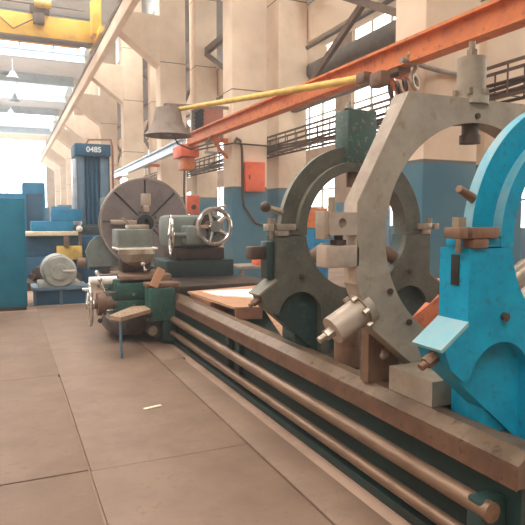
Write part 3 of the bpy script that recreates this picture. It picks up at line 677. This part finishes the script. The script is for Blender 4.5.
# side clamp lugs
for s in (1, -1):
    X = lambda x: x if s == 1 else 2 * AX - x
    xs = sorted((X(1.575), X(1.75)))
    a = MB().plate([(xs[0], 1.512), (xs[1], 1.512), (xs[1], 1.636), (xs[0], 1.636)], [circ(X(1.655), 1.578, 0.026, 16)], y, y + 0.11).build('upper_lug', 'castedge', t)
    MB().box(xs[0] - (0.02 if s == 1 else 0.0), xs[0] + 0.02 if s == 1 else xs[1], y + 0.02, y + 0.125, 1.49, 1.645, 0.004).build('lug_pad', 'cast', a)
    bl = MB().box(xs[0] - 0.02, xs[1] + 0.02, y, y + 0.115, 1.335, 1.455, 0.008).build('lower_lug', 'castedge', t)
    MB().cyl((X(1.66), y + 0.05, 1.40), (X(1.66), y + 0.05, 1.56), 0.024, 14).nut((X(1.66), y + 0.05, 1.457), (X(1.66), y + 0.05, 1.485), 0.045).build('clamp_bolt', 'darksteel', t)
    MB().cyl((X(1.62), y + 0.06, 1.636), (X(1.62), y + 0.06, 1.72), 0.02, 12).build('eye_bolt', 'steel', a)
    MB().plate([(X(1.93), 0.627), (X(2.056), 0.627), (X(2.058), 0.562), (X(2.15), 0.562), (X(2.15), 0.98), (X(2.0), 1.0), (X(1.93), 0.97)], [circ(X(2.045), 0.79, 0.036, 20)], y + th + 0.005, y + th + 0.085).build('bracket_plate', 'rust', t)
b = MB().plate([(1.975, 0.626), (3.225, 0.626), (3.225, 0.76), (1.975, 0.76)], [], 2.28, 2.645)
b.build('base_block', 'cast', t)
MB().box(2.2, 3.0, 2.66, 2.8, 0.5, 0.8, 0.01).build('ring_foot', 'darksteel', t)
t = thing('support_post', 'short round brown steel post standing on the bed behind the grey quill', 'post', (2.145, 3.36, 0.561))
MB().cyl((2.145, 3.36, 0.58), (2.145, 3.36, 0.95), 0.092, 24).build('cylinder', 'rust', t)
MB().cyl((2.145, 3.36, 0.561), (2.145, 3.36, 0.58), 0.091, 24).build('base_flange', 'darksteel', t)
t = thing('rusty_casting', 'orange rusted casting lying behind the grey ring on the far side', 'casting', (3.9, 4.8, 0))
MB().plate([(3.6, 0.0), (4.9, 0.0), (4.9, 0.75), (4.3, 0.95), (3.7, 0.6)], [circ(4.3, 0.4, 0.16, 20)], 4.6, 5.2).build('block', 'rustcast', t)
MB().box(3.5, 5.0, 4.5, 5.3, 0.0, 0.12, 0.02).build('flange', 'rustcast', t)

# ------------------------------------------------------------------ machines behind, left
t = thing('control_cabinet', 'tall teal cabinet at the left edge of the floor', 'cabinet', (-0.25, 11, 0))
MB().box(-1.0, 0.27, 10.75, 11.6, 0.06, 1.96, 0.015).build('body', 'teal', t)
MB().box(-0.98, 0.25, 10.8, 11.55, 0.0, 0.06).build('plinth', 'darksteel', t)
d = MB().box(-0.36, 0.25, 10.735, 10.75, 0.1, 1.92, 0.005).build('door', 'teal', t)
MB().box(-0.33, -0.3, 10.72, 10.735, 0.95, 1.1).build('handle', 'chrome', d)
t = thing('drive_motor', 'round grey motor bolted on the low blue stand', 'motor', (0.85, 11.4, 0.32))
MB().cyl((0.85, 11.2, 0.62), (0.85, 11.9, 0.62), 0.31, 32).build('housing', 'motor', t)
MB().lathe((0.85, 11.2, 0.62), (0, -1, 0), [(0.3, 0.0), (0.27, 0.03), (0.15, 0.035), (0.145, 0.08), (0.0, 0.085)], 28).build('end_bell', 'motor', t)
MB().box(0.9, 1.12, 11.09, 11.12, 0.63, 0.66).build('name_strip', 'white', t)
MB().box(0.48, 1.22, 11.2, 11.9, 0.34, 0.42, 0.01).build('foot', 'motor', t)
MB().cyl((1.2, 11.5, 0.75), (1.35, 11.5, 0.75), 0.1).build('terminal_box', 'rust', t)
t = thing('motor_stand', 'low blue steel stand under the round grey motor', 'stand', (0.85, 11.4, 0))
MB().box(0.36, 1.36, 11.15, 12.0, 0.28, 0.34, 0.005).build('top_plate', 'bluegrey', t)
MB().box(0.42, 1.32, 11.25, 11.95, 0.0, 0.28).build('panel', 'machblue', t)
for x in (0.38, 0.84, 1.3): MB().box(x, x + 0.05, 11.18, 11.25, 0.0, 0.28).build('leg', 'bluegrey', t)
t = thing('blue_machine_tool', 'long blue machine tool bed with cream table behind the grey motor', 'machine tool', (1.0, 15, 0))
MB().box(0.2, 2.2, 14.6, 15.6, 0.0, 0.7, 0.03).build('base', 'machblue', t)
MB().box(0.3, 2.2, 14.7, 15.5, 0.7, 1.18, 0.03).build('bed', 'machblue', t)
MB().box(0.35, 1.55, 14.5, 15.4, 1.2, 1.3, 0.01).build('table', 'creamtop', t)
MB().box(1.05, 1.62, 14.35, 14.7, 0.62, 0.95, 0.02).build('gear_box', 'yellowpole', t)
MB().box(1.2, 1.32, 14.3, 14.4, 0.95, 1.2).box(1.55, 1.62, 14.4, 14.5, 0.9, 1.25).build('bracket', 'rust', t)
MB().box(0.5, 1.5, 15.0, 15.5, 1.3, 1.55, 0.03).box(1.0, 1.7, 15.0, 15.6, 1.55, 1.85, 0.03).build('saddle', 'machblue2', t)
MB().sphere((1.58, 14.5, 1.36), 0.08, 12).build('hand_knob', 'white', t)
b = MB()
for k in range(14):
    x = 0.4 + random.random() * 0.9; z = 0.1 + random.random() * 0.5; r = 0.06 + random.random() * 0.1
    b.cyl((x, 13.6 + random.random() * 0.3, z), (x + 0.2, 14.5, z + 0.05), r, 12)
b.box(0.3, 1.5, 13.6, 14.6, 0, 0.2, 0.03)
b.build('drive_gear', 'darksteel', t)
t = thing('boring_machine', 'tall dark blue boring machine column with white lettering on its head', 'machine tool', (2.1, 16, 0))
MB().box(1.5, 2.75, 16.0, 17.2, 0.0, 1.45, 0.03).build('base', 'green', t)
MB().box(1.78, 2.62, 16.3, 17.0, 1.45, 3.3, 0.02).build('column_body', 'machblue', t)
MB().box(1.70, 1.93, 16.15, 16.3, 1.45, 3.3, 0.02).build('guide_way', 'bluegrey', t)
MB().box(2.34, 2.56, 16.15, 16.3, 1.45, 3.3, 0.02).build('guide_way', 'bluegrey', t)
for x in (2.02, 2.14, 2.26): MB().cyl((x, 16.22, 1.45), (x, 16.22, 3.3), 0.035).build('screw', 'machblue', t)
hd = MB().box(1.68, 2.62, 16.05, 17.05, 3.3, 3.62, 0.02).build('head_cap', 'machblue', t)
cu = bpy.data.curves.new('lettering', 'FONT'); cu.body = '0485'; cu.size = 0.2; cu.extrude = 0.004; cu.align_x = 'CENTER'; cu.offset = 0.006
tmp = bpy.data.objects.new('lettering_curve', cu); COL.objects.link(tmp); bpy.context.view_layer.update()
lm = bpy.data.meshes.new_from_object(tmp.evaluated_get(bpy.context.evaluated_depsgraph_get())); bpy.data.objects.remove(tmp)
lm.materials.clear(); lm.materials.append(M['letters'])
lo = bpy.data.objects.new('lettering', lm); COL.objects.link(lo); lo.location = (2.17, 16.04, 3.40); lo.rotation_euler = (PI / 2, 0, 0); lo.parent = hd
MB().tube([(2.0, 16.5, 3.62), (2.1, 16.5, 3.78), (2.68, 16.4, 3.8), (2.72, 16.4, 3.6), (2.72, 16.4, 1.5)], 0.03).build('oil_pipe', 'pinkbox', t)
MB().box(1.62, 1.72, 16.1, 16.6, 1.45, 3.2, 0.02).build('side_cover', 'silver', t)
MB().box(1.5, 2.6, 15.8, 16.05, 0.95, 1.4, 0.03).cyl((1.75, 15.8, 1.2), (1.75, 15.6, 1.2), 0.1).build('spindle_box', 'green', t)
MB().sphere((1.7, 15.7, 1.5), 0.09, 12).build('hand_knob', 'white', t)
t = thing('far_machine', 'bright blue machine housing far down the aisle under the end window', 'machine tool', (0.9, 22, 0))
MB().box(0.5, 1.25, 22.0, 23.0, 0.0, 2.9, 0.03).build('housing', 'machblue2', t)
MB().box(-0.6, 0.6, 21.8, 22.8, 0.0, 2.5, 0.03).build('cabinet', 'machblue2', t)
MB().box(0.6, 1.15, 21.97, 22.0, 1.2, 2.5, 0.01).build('door', 'machblue', t)
for i, (x, yy, h, m, l) in enumerate([(1.9, 24, 2.1, 'machblue2', 'blue machine half hidden behind the tall boring column'), (2.6, 30, 2.3, 'bluegrey', 'grey blue machine far down the aisle by the columns'),
                                     (1.2, 34, 2.0, 'teal', 'small teal machine near the far end of the aisle'), (2.3, 42, 2.4, 'machblue', 'furthest dark blue machine at the end of the aisle')]):
    t = thing('distant_machine', l, 'machine tool', (x, yy, 0), 'machines far down the aisle')
    MB().box(x - 0.6, x + 0.6, yy, yy + 1, 0, h * 0.5, 0.03).build('base', m, t)
    MB().box(x - 0.3, x + 0.35, yy + 0.2, yy + 0.8, h * 0.5, h, 0.04).build('upright', m, t)
    MB().cyl((x - 0.2, yy - 0.3, h * 0.7), (x - 0.2, yy + 0.2, h * 0.7), 0.14).build('spindle', 'motor', t)
    MB().box(x - 0.5, x + 0.1, yy - 0.25, yy + 0.3, h * 0.5, h * 0.56).build('table', 'creamtop', t)
# right side
t = thing('work_table', 'grey steel work table beside the blue column past the bed', 'table', (4.6, 10.2, 0))
MB().box(3.9, 5.4, 9.8, 10.5, 0.66, 0.72, 0.005).build('tabletop', 'grey', t)
for x in (3.95, 5.3):
    for yy in (9.83, 10.42): MB().box(x, x + 0.06, yy, yy + 0.06, 0, 0.66).build('leg', 'grey', t)
MB().bar((3.97, 9.86, 0.3), (5.35, 9.86, 0.3), 0.04, 0.05).build('stretcher', 'grey', t)
one('orange_tray', MB().box(4.3, 4.75, 9.9, 10.2, 0.721, 0.83, 0.02), 'orangebox', 'orange tray standing on the grey steel work table', 'tray')
t = thing('blue_locker', 'narrow blue locker seen through the green steady rest', 'locker', (6.55, 11.6, 0))
MB().box(6.35, 6.75, 11.4, 11.8, 0.05, 1.4, 0.01).box(6.37, 6.73, 11.43, 11.78, 0, 0.05).build('body', 'machblue2', t)
d = MB().box(6.37, 6.73, 11.385, 11.4, 0.1, 1.36, 0.004).build('door', 'machblue2', t)
MB().box(6.4, 6.42, 11.37, 11.385, 0.75, 0.85).build('handle', 'steel', d)
t = thing('orange_crate', 'orange crate on top of the narrow blue locker', 'crate', (6.55, 11.6, 1.4))
MB().plate([(6.33, 11.42), (6.72, 11.42), (6.72, 11.78), (6.33, 11.78)], [[(6.36, 11.45), (6.69, 11.45), (6.69, 11.75), (6.36, 11.75)]], 1.401, 1.85, 'xy').build('side', 'orange', t)
MB().box(6.36, 6.69, 11.45, 11.75, 1.401, 1.42).build('bottom', 'orange', t)
for i, (x, yy, l) in enumerate([(9.5, 13.5, 'pale blue cabinet on the right bay floor seen through the grey ring'), (11.0, 18.5, 'blue cabinet on the right bay floor beyond the green arch'), (12.6, 13.0, 'blue cabinet by the right bay windows')]):
    t = thing('bay_cabinet', l, 'cabinet', (x, yy, 0), 'blue cabinets in the right bay')
    MB().box(x - 0.5, x + 0.5, yy, yy + 0.6, 0, 1.9, 0.02).build('body', 'machblue2' if i % 2 else 'bluegrey', t)
    for s in (-1, 1):
        d = MB().box(x + s * 0.25 - 0.235, x + s * 0.25 + 0.235, yy - 0.02, yy, 0.08, 1.84, 0.005).build('door', 'machblue2' if i % 2 else 'bluegrey', t)
        MB().box(x + s * 0.05 - 0.015, x + s * 0.05 + 0.015, yy - 0.04, yy - 0.02, 0.9, 1.05).build('handle', 'steel', d)
for x, yy, z, l in [(4.74, 25.7, 3.30, 'glaring white globe lamp just above left of the faceplate'), (4.7, 20.6, 2.92, 'glaring white globe lamp directly above the faceplate')]:
    t = thing('globe_lamp', l, 'lamp', (x, yy, z), 'lit globe lamps under the silver beam')
    MB().sphere((x, yy, z - 0.05), 0.17 if yy > 23 else 0.1, 16).build('globe', 'lamp_on', t)
    MB().cyl((x, yy, z + 0.05), (x, yy, 3.56), 0.03, 8).build('stem', 'grey', t)

# ------------------------------------------------------------------ light, camera
w = bpy.data.worlds.new('daylight'); scene.world = w; w.use_nodes = True
w.node_tree.nodes['Background'].inputs['Color'].default_value = (0.9, 0.95, 1.0, 1)
w.node_tree.nodes['Background'].inputs['Strength'].default_value = 1.0

# scattering haze added for lens bloom and washed-out distance
nt = w.node_tree; hv = nt.nodes.new('ShaderNodeVolumeScatter')
hv.inputs['Color'].default_value = (0.97, 0.96, 0.95, 1); hv.inputs['Density'].default_value = 0.0065; hv.inputs['Anisotropy'].default_value = 0.3
nt.links.new(hv.outputs[0], nt.nodes['World Output'].inputs['Volume'])

F = 570.0; pit = math.atan(43.5 / F); yaw = math.atan(254.5 / math.hypot(F, 43.5))
cam = bpy.data.cameras.new('camera'); co = bpy.data.objects.new('camera', cam); COL.objects.link(co)
cam.sensor_width = 36; cam.lens = F / 525 * 36; cam.clip_start = 0.05; cam.clip_end = 300
co.location = (0, 0, 1.6)
d = Vector((math.sin(yaw) * math.cos(pit), math.cos(yaw) * math.cos(pit), -math.sin(pit)))
co.rotation_euler = d.to_track_quat('-Z', 'Y').to_euler()
scene.camera = co
vs = scene.view_settings
vs.view_transform = 'Standard'; vs.look = 'None'; vs.gamma = 1; vs.use_curve_mapping = False
vs.exposure = 0.55
scene.cycles.use_denoising = True
scene.cycles.max_bounces = 8
scene.cycles.diffuse_bounces = 6
scene.cycles.sample_clamp_indirect = 8
